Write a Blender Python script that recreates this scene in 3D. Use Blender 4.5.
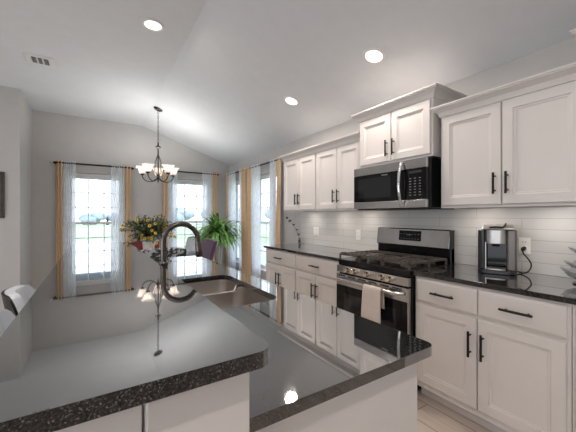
import bpy, bmesh, math, random
from mathutils import Vector, Matrix
random.seed(7)
PI = math.pi
S = bpy.context.scene
COL = S.collection
for o in list(bpy.data.objects):
    bpy.data.objects.remove(o)

# ------------------------------------------------------------------ camera, sky, exposure
cam_d = bpy.data.cameras.new('camera')
cam = bpy.data.objects.new('camera', cam_d)
COL.objects.link(cam)
cam.location = (0, 0, 1.312)
cam.rotation_euler = (PI/2, 0, -math.radians(32.76))
cam_d.sensor_width = 36
cam_d.lens = 36*303/576
cam_d.clip_start = 0.02
S.camera = cam

S.view_settings.view_transform = 'Standard'
S.view_settings.look = 'None'
S.view_settings.gamma = 1
S.view_settings.use_curve_mapping = False
S.view_settings.exposure = 0.39

W = bpy.data.worlds.new('sky'); S.world = W
W.use_nodes = True
nt = W.node_tree
for n in list(nt.nodes): nt.nodes.remove(n)
out = nt.nodes.new('ShaderNodeOutputWorld'); bg = nt.nodes.new('ShaderNodeBackground')
tc = nt.nodes.new('ShaderNodeTexCoord'); sep = nt.nodes.new('ShaderNodeSeparateXYZ')
rmp = nt.nodes.new('ShaderNodeValToRGB')
rmp.color_ramp.elements[0].position = 0.0; rmp.color_ramp.elements[0].color = (0.86, 0.92, 1.0, 1)
rmp.color_ramp.elements[1].position = 0.6; rmp.color_ramp.elements[1].color = (0.62, 0.78, 1.0, 1)
nt.links.new(tc.outputs['Generated'], sep.inputs[0]); nt.links.new(sep.outputs['Z'], rmp.inputs[0])
nt.links.new(rmp.outputs[0], bg.inputs[0]); nt.links.new(bg.outputs[0], out.inputs[0])
bg.inputs[1].default_value = 2.5

CAN_W = 10.5          # recessed lamps
UNDER_W = 0.62         # strips under the wall cabinets
FILL_GLOBE_W = 34.0        # added globe lamps out of view, fill light for the room
BULB_W = 5.6          # chandelier bulbs
WARM = (1.0, 0.89, 0.80)

# ------------------------------------------------------------------ materials
def new_mat(name):
    m = bpy.data.materials.new(name); m.use_nodes = True
    b = m.node_tree.nodes['Principled BSDF']
    return m, m.node_tree, b
def mat(name, col, rough=0.5, metal=0.0, bump=0.0, bscale=200, var=0.0, vscale=8, spec=0.5, ior=None, sheen=0, coat=0, emit=None, estr=0):
    m, t, b = new_mat(name)
    b.inputs['Roughness'].default_value = rough; b.inputs['Metallic'].default_value = metal
    b.inputs['Specular IOR Level'].default_value = spec
    if ior: b.inputs['IOR'].default_value = ior
    if sheen: b.inputs['Sheen Weight'].default_value = sheen
    if coat: b.inputs['Coat Weight'].default_value = coat; b.inputs['Coat Roughness'].default_value = 0.05
    if emit: b.inputs['Emission Color'].default_value = (*emit, 1); b.inputs['Emission Strength'].default_value = estr
    tcn = t.nodes.new('ShaderNodeTexCoord')
    nz = t.nodes.new('ShaderNodeTexNoise'); nz.inputs['Scale'].default_value = vscale; nz.inputs['Detail'].default_value = 4
    t.links.new(tcn.outputs['Object'], nz.inputs['Vector'])
    cr = t.nodes.new('ShaderNodeValToRGB')
    cr.color_ramp.elements[0].position = 0.3; cr.color_ramp.elements[1].position = 0.7
    cr.color_ramp.elements[0].color = (*[c*(1-var) for c in col], 1)
    cr.color_ramp.elements[1].color = (*[min(1, c*(1+var)) for c in col], 1)
    t.links.new(nz.outputs['Fac'], cr.inputs[0]); t.links.new(cr.outputs[0], b.inputs['Base Color'])
    if bump:
        n2 = t.nodes.new('ShaderNodeTexNoise'); n2.inputs['Scale'].default_value = bscale; n2.inputs['Detail'].default_value = 3
        bp = t.nodes.new('ShaderNodeBump'); bp.inputs['Strength'].default_value = bump; bp.inputs['Distance'].default_value = 0.01
        t.links.new(tcn.outputs['Object'], n2.inputs['Vector']); t.links.new(n2.outputs['Fac'], bp.inputs['Height'])
        t.links.new(bp.outputs[0], b.inputs['Normal'])
    return m

M = {}
M['wall'] = mat('greige wall paint', (0.50, 0.49, 0.48), 0.8, bump=0.12, bscale=60, var=0.02)
M['ceil'] = mat('ceiling paint', (0.75, 0.77, 0.795), 0.85, bump=0.15, bscale=50, var=0.015)
M['white_trim'] = mat('white trim paint', (0.78, 0.77, 0.76), 0.4, var=0.01)
M['cab'] = mat('white cabinet paint', (0.68, 0.64, 0.615), 0.38, var=0.012, bump=0.02, bscale=80)
M['panel'] = mat('painted island panel', (0.72, 0.69, 0.67), 0.45, var=0.015)
M['black'] = mat('black metal', (0.006, 0.006, 0.006), 0.5, spec=0.3)
M['bronze'] = mat('dark bronze', (0.035, 0.027, 0.023), 0.38, metal=0.6, var=0.3, vscale=30)
M['pewter'] = mat('brushed dark nickel', (0.14, 0.122, 0.11), 0.25, metal=1.0, var=0.12, vscale=40)
M['steel'] = mat('stainless steel', (0.56, 0.55, 0.54), 0.2, metal=1.0, var=0.05, vscale=15)
M['sink_steel'] = mat('satin sink steel', (0.52, 0.48, 0.45), 0.32, metal=1.0, var=0.05, vscale=10)
M['chrome'] = mat('chrome', (0.75, 0.75, 0.75), 0.1, metal=1.0)
M['blackglass'] = mat('black glass', (0.004, 0.004, 0.005), 0.05, spec=0.3)
M['enamel'] = mat('black enamel', (0.006, 0.006, 0.007), 0.15, spec=0.35)
M['iron'] = mat('cast iron grate', (0.085, 0.072, 0.062), 0.33, bump=0.05, bscale=300)  # brown lift of the warm highlights is put into the base colour
M['oven_inner'] = mat('dark oven glass', (0.008, 0.009, 0.011), 0.08, spec=0.6)
M['towel'] = mat('towel cotton', (0.70, 0.62, 0.56), 0.95, bump=0.5, bscale=500, var=0.04, vscale=40, sheen=0.3)
M['outlet'] = mat('outlet plastic', (0.88, 0.87, 0.84), 0.35)
M['slot'] = mat('outlet slot', (0.02, 0.02, 0.02), 0.6)
M['plastic_grey'] = mat('grey machine plastic', (0.028, 0.029, 0.034), 0.2, spec=0.5)
M['plastic_silver'] = mat('silver machine plastic', (0.50, 0.48, 0.46), 0.3, metal=0.7)
M['plastic_side'] = mat('taupe machine side', (0.12, 0.105, 0.092), 0.22, metal=0.3)
M['side_light'] = mat('light taupe machine side', (0.33, 0.325, 0.29), 0.35)
M['blue_glass'] = mat('dark blue glass', (0.012, 0.02, 0.03), 0.08)
M['white_metal'] = mat('white wire metal', (0.75, 0.76, 0.78), 0.4)
M['pot_white'] = mat('white ceramic pot', (0.72, 0.66, 0.60), 0.35, var=0.04)
M['pot_rim'] = mat('blue grey pot rim', (0.30, 0.38, 0.38), 0.4, var=0.05)
M['soil'] = mat('potting soil', (0.03, 0.02, 0.013), 0.95, bump=0.6, bscale=90)
M['leaf'] = mat('green leaf', (0.16, 0.34, 0.08), 0.35, var=0.65, vscale=14)
M['leaf_dark'] = mat('dark leaf', (0.11, 0.15, 0.07), 0.5, var=0.75, vscale=25)
M['leaf_sprig'] = mat('deep green sprig', (0.02, 0.04, 0.016), 0.45, var=0.3)
M['stem'] = mat('plant stem', (0.07, 0.075, 0.03), 0.6)
M['petal'] = mat('yellow petal', (0.72, 0.50, 0.08), 0.6, var=0.2, vscale=40)
M['flower_eye'] = mat('brown flower eye', (0.06, 0.03, 0.015), 0.8)
M['red'] = mat('dark red upholstery', (0.17, 0.012, 0.018), 0.7, sheen=0.2, bump=0.1, bscale=300)
M['purple'] = mat('purple velvet', (0.055, 0.012, 0.06), 0.65, sheen=0.5, bump=0.1, bscale=300)
M['white_uph'] = mat('white chair upholstery', (0.72, 0.73, 0.76), 0.7, bump=0.1, bscale=300)
M['darkwood'] = mat('espresso wood', (0.035, 0.02, 0.014), 0.35, var=0.3, vscale=12)
M['vinyl'] = mat('pale grey blue vinyl', (0.70, 0.74, 0.79), 0.22, spec=0.6, var=0.03)
M['shell'] = mat('black stool shell', (0.008, 0.008, 0.008), 0.4, spec=0.3)
M['gold'] = mat('gold curtain fabric', (0.72, 0.52, 0.33), 0.85, bump=0.3, bscale=350, var=0.06, vscale=25, sheen=0.2)
M['frame_wood'] = mat('weathered dark picture frame', (0.045, 0.036, 0.03), 0.6, var=0.4, vscale=25)
M['art'] = mat('grey brown print', (0.17, 0.15, 0.13), 0.6, var=0.35, vscale=6)
M['concrete'] = mat('porch concrete', (0.52, 0.51, 0.49), 0.9, var=0.06, vscale=3)
M['porch'] = mat('porch soffit', (0.42, 0.44, 0.48), 0.8)
M['bark'] = mat('bark', (0.10, 0.085, 0.075), 0.9, var=0.3)
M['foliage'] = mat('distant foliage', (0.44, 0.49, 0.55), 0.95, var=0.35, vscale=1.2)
M['post'] = mat('fence post wood', (0.12, 0.11, 0.12), 0.9)
M['keys'] = mat('pale key legends', (0.20, 0.20, 0.20), 0.5)
M['dark_gap'] = mat('dark vent interior', (0.015, 0.015, 0.015), 0.9)
M['knob'] = mat('satin knob', (0.80, 0.72, 0.60), 0.22, metal=1.0)
M['vent'] = mat('white register enamel', (0.78, 0.78, 0.78), 0.45)

def emis(name, col, s):
    m = bpy.data.materials.new(name); m.use_nodes = True; t = m.node_tree
    for n in list(t.nodes): t.nodes.remove(n)
    o = t.nodes.new('ShaderNodeOutputMaterial'); e = t.nodes.new('ShaderNodeEmission')
    e.inputs[0].default_value = (*col, 1); e.inputs[1].default_value = s
    t.links.new(e.outputs[0], o.inputs[0]); return m
M['lens'] = emis('lit lamp lens', (1.0, 0.94, 0.88), 2.0)
M['strip'] = emis('lit strip diffuser', WARM, 1.6)

def granite(name):
    m, t, b = new_mat(name)
    tcn = t.nodes.new('ShaderNodeTexCoord')
    v = t.nodes.new('ShaderNodeTexVoronoi'); v.inputs['Scale'].default_value = 480
    v2 = t.nodes.new('ShaderNodeTexVoronoi'); v2.inputs['Scale'].default_value = 300
    sc = t.nodes.new('ShaderNodeSeparateColor'); sc2 = t.nodes.new('ShaderNodeSeparateColor')
    for a, c in ((v, sc), (v2, sc2)):
        t.links.new(tcn.outputs['Object'], a.inputs['Vector']); t.links.new(a.outputs['Color'], c.inputs[0])
    cr = t.nodes.new('ShaderNodeValToRGB'); cr.color_ramp.interpolation = 'CONSTANT'
    e = cr.color_ramp.elements
    e[0].position = 0; e[0].color = (0.006, 0.006, 0.007, 1); e[1].position = 0.45; e[1].color = (0.03, 0.03, 0.03, 1)
    q = e.new(0.72); q.color = (0.05, 0.048, 0.046, 1); q = e.new(0.9); q.color = (0.14, 0.136, 0.132, 1)
    t.links.new(sc.outputs[0], cr.inputs[0])
    mr = t.nodes.new('ShaderNodeMapRange'); mr.inputs[1].default_value = 0.3; mr.inputs[2].default_value = 0.8; mr.inputs[3].default_value = 0.5; mr.inputs[4].default_value = 1.0
    t.links.new(sc2.outputs[1], mr.inputs[0])
    mx = t.nodes.new('ShaderNodeMix'); mx.data_type = 'RGBA'; mx.blend_type = 'MULTIPLY'; mx.inputs[0].default_value = 1
    t.links.new(cr.outputs[0], mx.inputs[6]); t.links.new(mr.outputs[0], mx.inputs[7]); t.links.new(mx.outputs[2], b.inputs['Base Color'])
    # polished stone: dark crystals under a glossy face that turns mirror-like at low angles
    b.inputs['Roughness'].default_value = 0.6; b.inputs['Specular IOR Level'].default_value = 0.0
    gl = t.nodes.new('ShaderNodeBsdfGlossy'); gl.inputs['Roughness'].default_value = 0.03; gl.inputs['Color'].default_value = (1, 1, 1, 1)
    lw = t.nodes.new('ShaderNodeLayerWeight'); lw.inputs[0].default_value = 0.5
    pw = t.nodes.new('ShaderNodeMath'); pw.operation = 'POWER'; pw.inputs[1].default_value = 1.8
    ma = t.nodes.new('ShaderNodeMath'); ma.operation = 'MULTIPLY_ADD'; ma.inputs[1].default_value = 0.90; ma.inputs[2].default_value = 0.03
    ms = t.nodes.new('ShaderNodeMixShader')
    t.links.new(lw.outputs['Facing'], pw.inputs[0]); t.links.new(pw.outputs[0], ma.inputs[0]); t.links.new(ma.outputs[0], ms.inputs[0])
    t.links.new(b.outputs[0], ms.inputs[1]); t.links.new(gl.outputs[0], ms.inputs[2]); t.links.new(ms.outputs[0], t.nodes['Material Output'].inputs[0])
    return m
M['granite'] = granite('polished dark granite')

def floor_mat():
    m, t, b = new_mat('wood look plank tile')
    tcn = t.nodes.new('ShaderNodeTexCoord'); mp = t.nodes.new('ShaderNodeMapping')
    mp.inputs['Rotation'].default_value = (0, 0, PI/2); mp.inputs['Location'].default_value = (0.35, 0.04, 0)
    br = t.nodes.new('ShaderNodeTexBrick')
    br.inputs['Scale'].default_value = 1; br.inputs['Brick Width'].default_value = 0.9; br.inputs['Row Height'].default_value = 0.2
    br.inputs['Mortar Size'].default_value = 0.003; br.inputs['Mortar Smooth'].default_value = 0.1; br.offset = 0.37
    br.inputs['Color1'].default_value = (0.66, 0.57, 0.50, 1); br.inputs['Color2'].default_value = (0.56, 0.475, 0.41, 1); br.inputs['Mortar'].default_value = (0.20, 0.16, 0.13, 1)
    t.links.new(tcn.outputs['Object'], mp.inputs[0]); t.links.new(mp.outputs[0], br.inputs['Vector'])
    n = t.nodes.new('ShaderNodeTexNoise'); mp2 = t.nodes.new('ShaderNodeMapping'); mp2.inputs['Scale'].default_value = (60, 4, 1)
    t.links.new(tcn.outputs['Object'], mp2.inputs[0]); t.links.new(mp2.outputs[0], n.inputs['Vector']); n.inputs['Scale'].default_value = 1; n.inputs['Detail'].default_value = 5
    mix = t.nodes.new('ShaderNodeMix'); mix.data_type = 'RGBA'; mix.blend_type = 'MULTIPLY'; mix.inputs[0].default_value = 0.45
    cr = t.nodes.new('ShaderNodeValToRGB'); cr.color_ramp.elements[0].position = 0.3; cr.color_ramp.elements[0].color = (0.6, 0.57, 0.54, 1); cr.color_ramp.elements[1].position = 0.65; cr.color_ramp.elements[1].color = (1, 1, 1, 1)
    t.links.new(n.outputs['Fac'], cr.inputs[0])
    t.links.new(br.outputs['Color'], mix.inputs[6]); t.links.new(cr.outputs[0], mix.inputs[7]); t.links.new(mix.outputs[2], b.inputs['Base Color'])
    b.inputs['Roughness'].default_value = 0.4
    return m
M['floor'] = floor_mat()

def tile_mat():
    m, t, b = new_mat('white subway tile')
    tcn = t.nodes.new('ShaderNodeTexCoord'); sp = t.nodes.new('ShaderNodeSeparateXYZ'); cb = t.nodes.new('ShaderNodeCombineXYZ')
    t.links.new(tcn.outputs['Object'], sp.inputs[0]); t.links.new(sp.outputs['Y'], cb.inputs['X']); t.links.new(sp.outputs['Z'], cb.inputs['Y'])
    br = t.nodes.new('ShaderNodeTexBrick'); br.inputs['Scale'].default_value = 1
    br.inputs['Brick Width'].default_value = 0.61; br.inputs['Row Height'].default_value = 0.0762; br.inputs['Mortar Size'].default_value = 0.0016; br.inputs['Mortar Smooth'].default_value = 0.2
    br.inputs['Color1'].default_value = (0.62, 0.61, 0.59, 1); br.inputs['Color2'].default_value = (0.605, 0.595, 0.575, 1); br.inputs['Mortar'].default_value = (0.36, 0.345, 0.33, 1)
    t.links.new(cb.outputs[0], br.inputs['Vector']); t.links.new(br.outputs['Color'], b.inputs['Base Color'])
    bp = t.nodes.new('ShaderNodeBump'); bp.inputs['Strength'].default_value = 0.35; bp.inputs['Distance'].default_value = 0.002; bp.invert = True
    t.links.new(br.outputs['Fac'], bp.inputs['Height']); t.links.new(bp.outputs[0], b.inputs['Normal'])
    b.inputs['Roughness'].default_value = 0.2
    return m
M['tile'] = tile_mat()

def damask():
    m, t, b = new_mat('black and white scroll fabric')
    tcn = t.nodes.new('ShaderNodeTexCoord')
    w = t.nodes.new('ShaderNodeTexNoise'); w.inputs['Scale'].default_value = 15; w.inputs['Detail'].default_value = 1.5; w.inputs['Distortion'].default_value = 1.6
    t.links.new(tcn.outputs['Object'], w.inputs['Vector'])
    cr = t.nodes.new('ShaderNodeValToRGB'); cr.color_ramp.elements[0].position = 0.49; cr.color_ramp.elements[0].color = (0.02, 0.03, 0.036, 1)
    cr.color_ramp.elements[1].position = 0.57; cr.color_ramp.elements[1].color = (0.42, 0.42, 0.43, 1)
    t.links.new(w.outputs['Fac'], cr.inputs[0]); t.links.new(cr.outputs[0], b.inputs['Base Color']); b.inputs['Roughness'].default_value = 0.75
    return m
M['damask'] = damask()

def sheer():
    m = bpy.data.materials.new('sheer white voile'); m.use_nodes = True; t = m.node_tree
    for n in list(t.nodes): t.nodes.remove(n)
    o = t.nodes.new('ShaderNodeOutputMaterial'); tr = t.nodes.new('ShaderNodeBsdfTransparent'); df = t.nodes.new('ShaderNodeBsdfDiffuse'); tl = t.nodes.new('ShaderNodeBsdfTranslucent')
    df.inputs[0].default_value = (0.90, 0.91, 0.94, 1); tl.inputs[0].default_value = (0.95, 0.96, 1.0, 1); tr.inputs[0].default_value = (1, 1, 1, 1)
    m1 = t.nodes.new('ShaderNodeMixShader'); m1.inputs[0].default_value = 0.5
    m2 = t.nodes.new('ShaderNodeMixShader')
    tcn = t.nodes.new('ShaderNodeTexCoord'); n = t.nodes.new('ShaderNodeTexNoise'); n.inputs['Scale'].default_value = 14; n.inputs['Detail'].default_value = 3
    mr = t.nodes.new('ShaderNodeMapRange'); mr.inputs[1].default_value = 0.35; mr.inputs[2].default_value = 0.65; mr.inputs[3].default_value = 0.78; mr.inputs[4].default_value = 0.9
    t.links.new(tcn.outputs['Object'], n.inputs['Vector']); t.links.new(n.outputs['Fac'], mr.inputs[0]); t.links.new(mr.outputs[0], m2.inputs[0])
    t.links.new(df.outputs[0], m1.inputs[1]); t.links.new(tl.outputs[0], m1.inputs[2])
    t.links.new(tr.outputs[0], m2.inputs[1]); t.links.new(m1.outputs[0], m2.inputs[2]); t.links.new(m2.outputs[0], o.inputs[0])
    return m
M['sheer'] = sheer()

def pane_mat(name, tint, refl):
    m = bpy.data.materials.new(name); m.use_nodes = True; t = m.node_tree
    for n in list(t.nodes): t.nodes.remove(n)
    o = t.nodes.new('ShaderNodeOutputMaterial'); tr = t.nodes.new('ShaderNodeBsdfTransparent'); gl = t.nodes.new('ShaderNodeBsdfGlossy'); gl.inputs['Roughness'].default_value = 0.02
    tr.inputs[0].default_value = (*tint, 1); lw = t.nodes.new('ShaderNodeLayerWeight'); lw.inputs[0].default_value = 0.5
    pw = t.nodes.new('ShaderNodeMath'); pw.operation = 'POWER'; pw.inputs[1].default_value = 5.0
    fr = t.nodes.new('ShaderNodeMath'); fr.operation = 'MULTIPLY_ADD'; fr.inputs[1].default_value = 0.9; fr.inputs[2].default_value = refl
    t.links.new(lw.outputs['Facing'], pw.inputs[0]); t.links.new(pw.outputs[0], fr.inputs[0])
    mx = t.nodes.new('ShaderNodeMixShader'); t.links.new(fr.outputs[0], mx.inputs[0]); t.links.new(tr.outputs[0], mx.inputs[1]); t.links.new(gl.outputs[0], mx.inputs[2]); t.links.new(mx.outputs[0], o.inputs[0])
    return m
M['pane'] = pane_mat('window glass', (0.97, 0.98, 0.99), 0.02)
M['clear'] = pane_mat('clear crystal glass', (0.84, 0.86, 0.87), 0.10)
def frosted():
    m, t, b = new_mat('frosted glass shade')
    b.inputs['Base Color'].default_value = (0.90, 0.86, 0.83, 1); b.inputs['Roughness'].default_value = 0.45
    tl = t.nodes.new('ShaderNodeBsdfTranslucent'); tl.inputs[0].default_value = (1.0, 0.93, 0.88, 1)
    mx = t.nodes.new('ShaderNodeMixShader'); mx.inputs[0].default_value = 0.5
    o = t.nodes['Material Output']
    t.links.new(b.outputs[0], mx.inputs[1]); t.links.new(tl.outputs[0], mx.inputs[2]); t.links.new(mx.outputs[0], o.inputs[0])
    return m
M['frosted'] = frosted()
def lawn():
    m, t, b = new_mat('lawn and field')
    tcn = t.nodes.new('ShaderNodeTexCoord'); n = t.nodes.new('ShaderNodeTexNoise'); n.inputs['Scale'].default_value = 0.09; n.inputs['Detail'].default_value = 6
    cr = t.nodes.new('ShaderNodeValToRGB'); e = cr.color_ramp.elements
    e[0].position = 0.36; e[0].color = (0.34, 0.46, 0.18, 1); e[1].position = 0.6; e[1].color = (0.60, 0.57, 0.47, 1)
    t.links.new(tcn.outputs['Object'], n.inputs['Vector']); t.links.new(n.outputs['Fac'], cr.inputs[0]); t.links.new(cr.outputs[0], b.inputs['Base Color']); b.inputs['Roughness'].default_value = 0.95
    return m
M['lawn'] = lawn()

# ------------------------------------------------------------------ mesh helpers
class MB:
    def __init__(s): s.bm = bmesh.new()
    def box(s, x0, x1, y0, y1, z0, z1, mtx=None):
        v = [s.bm.verts.new(p) for p in ((x0,y0,z0),(x1,y0,z0),(x1,y1,z0),(x0,y1,z0),(x0,y0,z1),(x1,y0,z1),(x1,y1,z1),(x0,y1,z1))]
        for f in ((3,2,1,0),(4,5,6,7),(0,1,5,4),(1,2,6,5),(2,3,7,6),(3,0,4,7)): s.bm.faces.new([v[i] for i in f])
        if mtx:
            for q in v: q.co = mtx @ q.co
        return s
    def prism(s, pts, axis, a, b):
        # pts: 2-D polygon; extruded along axis from a to b
        def P(p, t):
            if axis == 'x': return (t, p[0], p[1])
            if axis == 'y': return (p[0], t, p[1])
            return (p[0], p[1], t)
        A = [s.bm.verts.new(P(p, a)) for p in pts]; B = [s.bm.verts.new(P(p, b)) for p in pts]
        n = len(pts)
        for i in range(n): s.bm.faces.new((A[i], A[(i+1)%n], B[(i+1)%n], B[i]))
        s.bm.faces.new(A[::-1]); s.bm.faces.new(B)
        return s
    def tube(s, pts, r, seg=10, cap=True):
        pts = [Vector(p) for p in pts]; n = len(pts)
        rs = r if isinstance(r, (list, tuple)) else [r]*n
        up = None; rings = []
        for i, p in enumerate(pts):
            d = (pts[min(i+1, n-1)] - pts[max(i-1, 0)]).normalized()
            if up is None:
                up = Vector((0, 0, 1)) if abs(d.z) < 0.9 else Vector((1, 0, 0))
            u = d.cross(up); u.normalize(); w = u.cross(d).normalized(); up = w
            rings.append([s.bm.verts.new(p + (u*math.cos(2*PI*k/seg) + w*math.sin(2*PI*k/seg))*rs[i]) for k in range(seg)])
        for i in range(n-1):
            for k in range(seg):
                s.bm.faces.new((rings[i][k], rings[i][(k+1)%seg], rings[i+1][(k+1)%seg], rings[i+1][k]))
        if cap: s.bm.faces.new(rings[0][::-1]); s.bm.faces.new(rings[-1])
        return s
    def cyl(s, p0, p1, r, seg=16): return s.tube([p0, p1], r, seg)
    def lathe(s, prof, c=(0,0,0), seg=24, mtx=None):
        rings = []; allv = []
        for (r, z) in prof:
            if r < 1e-5: vv = [s.bm.verts.new((c[0], c[1], c[2]+z))]
            else: vv = [s.bm.verts.new((c[0]+r*math.cos(2*PI*k/seg), c[1]+r*math.sin(2*PI*k/seg), c[2]+z)) for k in range(seg)]
            rings.append(vv); allv += vv
        for a, b in zip(rings, rings[1:]):
            for k in range(seg):
                k2 = (k+1) % seg
                if len(a) == 1 and len(b) > 1: s.bm.faces.new((a[0], b[k2], b[k]))
                elif len(b) == 1 and len(a) > 1: s.bm.faces.new((a[k], a[k2], b[0]))
                elif len(a) > 1: s.bm.faces.new((a[k], a[k2], b[k2], b[k]))
        if mtx:
            for q in allv: q.co = mtx @ q.co
        return s
    def rings(s, loops, cap0=True, cap1=True):
        R = [[s.bm.verts.new(p) for p in L] for L in loops]; n = len(R[0])
        for a, b in zip(R, R[1:]):
            for k in range(n): s.bm.faces.new((a[k], a[(k+1)%n], b[(k+1)%n], b[k]))
        if cap0: s.bm.faces.new(R[0][::-1])
        if cap1: s.bm.faces.new(R[-1])
        return s
    def sphere(s, c, r, sc=(1,1,1), sub=2):
        mt = Matrix.Translation(Vector(c)) @ Matrix.Diagonal((r*sc[0], r*sc[1], r*sc[2], 1))
        bmesh.ops.create_icosphere(s.bm, subdivisions=sub, radius=1, matrix=mt); return s
    def build(s, name, m, parent=None, smooth=False, bevel=0, seg=2, loc=None, solid=0):
        bmesh.ops.recalc_face_normals(s.bm, faces=s.bm.faces)
        me = bpy.data.meshes.new(name); s.bm.to_mesh(me); s.bm.free()
        if smooth:
            for p in me.polygons: p.use_smooth = True
        me.materials.append(M[m] if isinstance(m, str) else m)
        o = bpy.data.objects.new(name, me); COL.objects.link(o)
        if parent: o.parent = parent
        if loc: o.location = loc
        if smooth and smooth != 'all':
            try: me.set_sharp_from_angle(angle=math.radians(40))
            except Exception: pass
        if solid:
            md = o.modifiers.new('solid', 'SOLIDIFY'); md.thickness = solid; md.offset = 0
        if bevel:
            md = o.modifiers.new('bevel', 'BEVEL'); md.width = bevel; md.segments = seg; md.limit_method = 'ANGLE'; md.angle_limit = math.radians(40)
        return o
def tag(o, label, cat, group=None):
    o['label'] = label; o['category'] = cat
    if group: o['group'] = group
    return o
def thing(name, label, cat, loc=(0,0,0), rz=0, group=None):
    o = bpy.data.objects.new(name, None); o.empty_display_size = 0.1; COL.objects.link(o)
    o.location = loc; o.rotation_euler = (0, 0, rz)
    return tag(o, label, cat, group)
def struct(o):
    o['kind'] = 'structure'; return o
def dup(root, loc, rz=None, label=None):
    r = root.copy(); COL.objects.link(r); r.location = loc
    if rz is not None: r.rotation_euler = (0, 0, rz)
    if label: r['label'] = label
    for ch in list(root.children):
        c = ch.copy(); COL.objects.link(c); c.parent = r
        for g in list(ch.children):
            d = g.copy(); COL.objects.link(d); d.parent = c
    return r
def rrect(x0, x1, y0, y1, r, n=6):
    r = r if isinstance(r, (list, tuple)) else [r]*4      # order: x1y0? -> (x0,y0),(x1,y0),(x1,y1),(x0,y1)
    P = []
    for (cx, cy, a0, rr) in ((x0, y0, PI, r[0]), (x1, y0, 1.5*PI, r[1]), (x1, y1, 0, r[2]), (x0, y1, PI/2, r[3])):
        sx = 1 if cx == x0 else -1; sy = 1 if cy == y0 else -1
        if rr <= 0: P.append((cx, cy)); continue
        for k in range(n+1):
            a = a0 + PI/2*k/n
            P.append((cx + sx*rr + rr*math.cos(a), cy + sy*rr + rr*math.sin(a)))
    return P

# ------------------------------------------------------------------ room shell
XW = 2.583; YB = 6.47; ZF = 3.06; ZR = 2.455; XR = 0.78
XL = -0.846; YL = 5.50; XFAR = -5.2; YREAR = -4.2
def zc(x): return ZF if x <= XR else ZF - (x-XR)*(ZF-ZR)/(XW-XR)
SL = math.atan((ZF-ZR)/(XW-XR))

struct(MB().box(XFAR-.15, XW+.15, YREAR-.15, YB+.15, -0.1, 0).build('floor', 'floor'))
c = MB(); xe = XW+0.15; ze = zc(XW) - 0.15*math.tan(SL)
c.prism([(XFAR-.15, ZF), (XR, ZF), (xe, ze), (xe, ze+.12), (XR, ZF+.12), (XFAR-.15, ZF+.12)], 'y', YREAR-.15, YB+.15)
struct(c.build('ceiling', 'ceil'))

def wall_cells(mb, axis, u0, u1, z0, z1, t0, t1, holes):
    us = sorted(set([u0, u1] + [h[0] for h in holes] + [h[1] for h in holes]))
    zs = sorted(set([z0, z1] + [h[2] for h in holes] + [h[3] for h in holes]))
    for a, b in zip(us, us[1:]):
        for p, q in zip(zs, zs[1:]):
            cu, cz = (a+b)/2, (p+q)/2
            if any(h[0] < cu < h[1] and h[2] < cz < h[3] for h in holes): continue
            if axis == 'x': mb.box(a, b, t0, t1, p, q)
            else: mb.box(t0, t1, a, b, p, q)
WZ0, WZ1 = 0.32, 2.075
WIN_BACK = [(-0.395, 0.495), (1.305, 2.195)]
WIN_RIGHT = [(5.43, 6.27), (4.33, 5.17)]
wb = MB()
wall_cells(wb, 'x', XL-.13, XW, 0, ZR-.06, YB, YB+.14, [(a, b, WZ0, WZ1) for a, b in WIN_BACK])
wb.prism([(XL-.13, ZR-.06), (XW, ZR-.06), (XW, zc(XW)-.001), (XR, ZF-.001), (XL-.13, ZF-.001)], 'y', YB, YB+.14)
struct(wb.build('wall_back', 'wall'))
wr = MB()
wall_cells(wr, 'y', YREAR, YB+.14, 0, ZR-.001, XW, XW+.14, [(a, b, WZ0, WZ1) for a, b in WIN_RIGHT])
struct(wr.build('wall_right', 'wall'))
struct(MB().box(XL-.13, XL, YL, YB, 0, ZF-.001).build('wall_left', 'wall'))
struct(MB().box(XFAR, XL-.13, YL, YL+.13, 0, ZF-.001).build('wall_front', 'wall'))
wf = MB(); wall_cells(wf, 'y', YREAR, YL, 0, ZF-.001, XFAR-.13, XFAR, [(-3.9, -0.4, 0.06, 2.1), (0.4, 3.6, 0.06, 2.1)])  # unseen wall; its openings are added to let daylight into the room
struct(wf.build('wall_far', 'wall'))
wq = MB(); wall_cells(wq, 'x', XFAR-.13, XW, 0, ZR-.06, YREAR-.13, YREAR, [])
wq.prism([(XFAR-.13, ZR-.06), (XW, ZR-.06), (XW, zc(XW)-.001), (XR, ZF-.001), (XFAR-.13, ZF-.001)], 'y', YREAR-.13, YREAR)
struct(wq.build('wall_rear', 'wall'))
bb = MB(); bb.box(XL, XW-.014, YB-.014, YB-.001, 0.001, 0.1)
struct(bb.build('baseboard_back', 'white_trim', bevel=.003))
struct(MB().box(XW-.014, XW-.001, 3.72, YB-.015, 0.001, 0.1).build('baseboard_right', 'white_trim', bevel=.003))
struct(MB().box(XL+.001, XL+.014, YL, YB-.015, 0.001, 0.1).build('baseboard_left', 'white_trim', bevel=.003))

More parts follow.
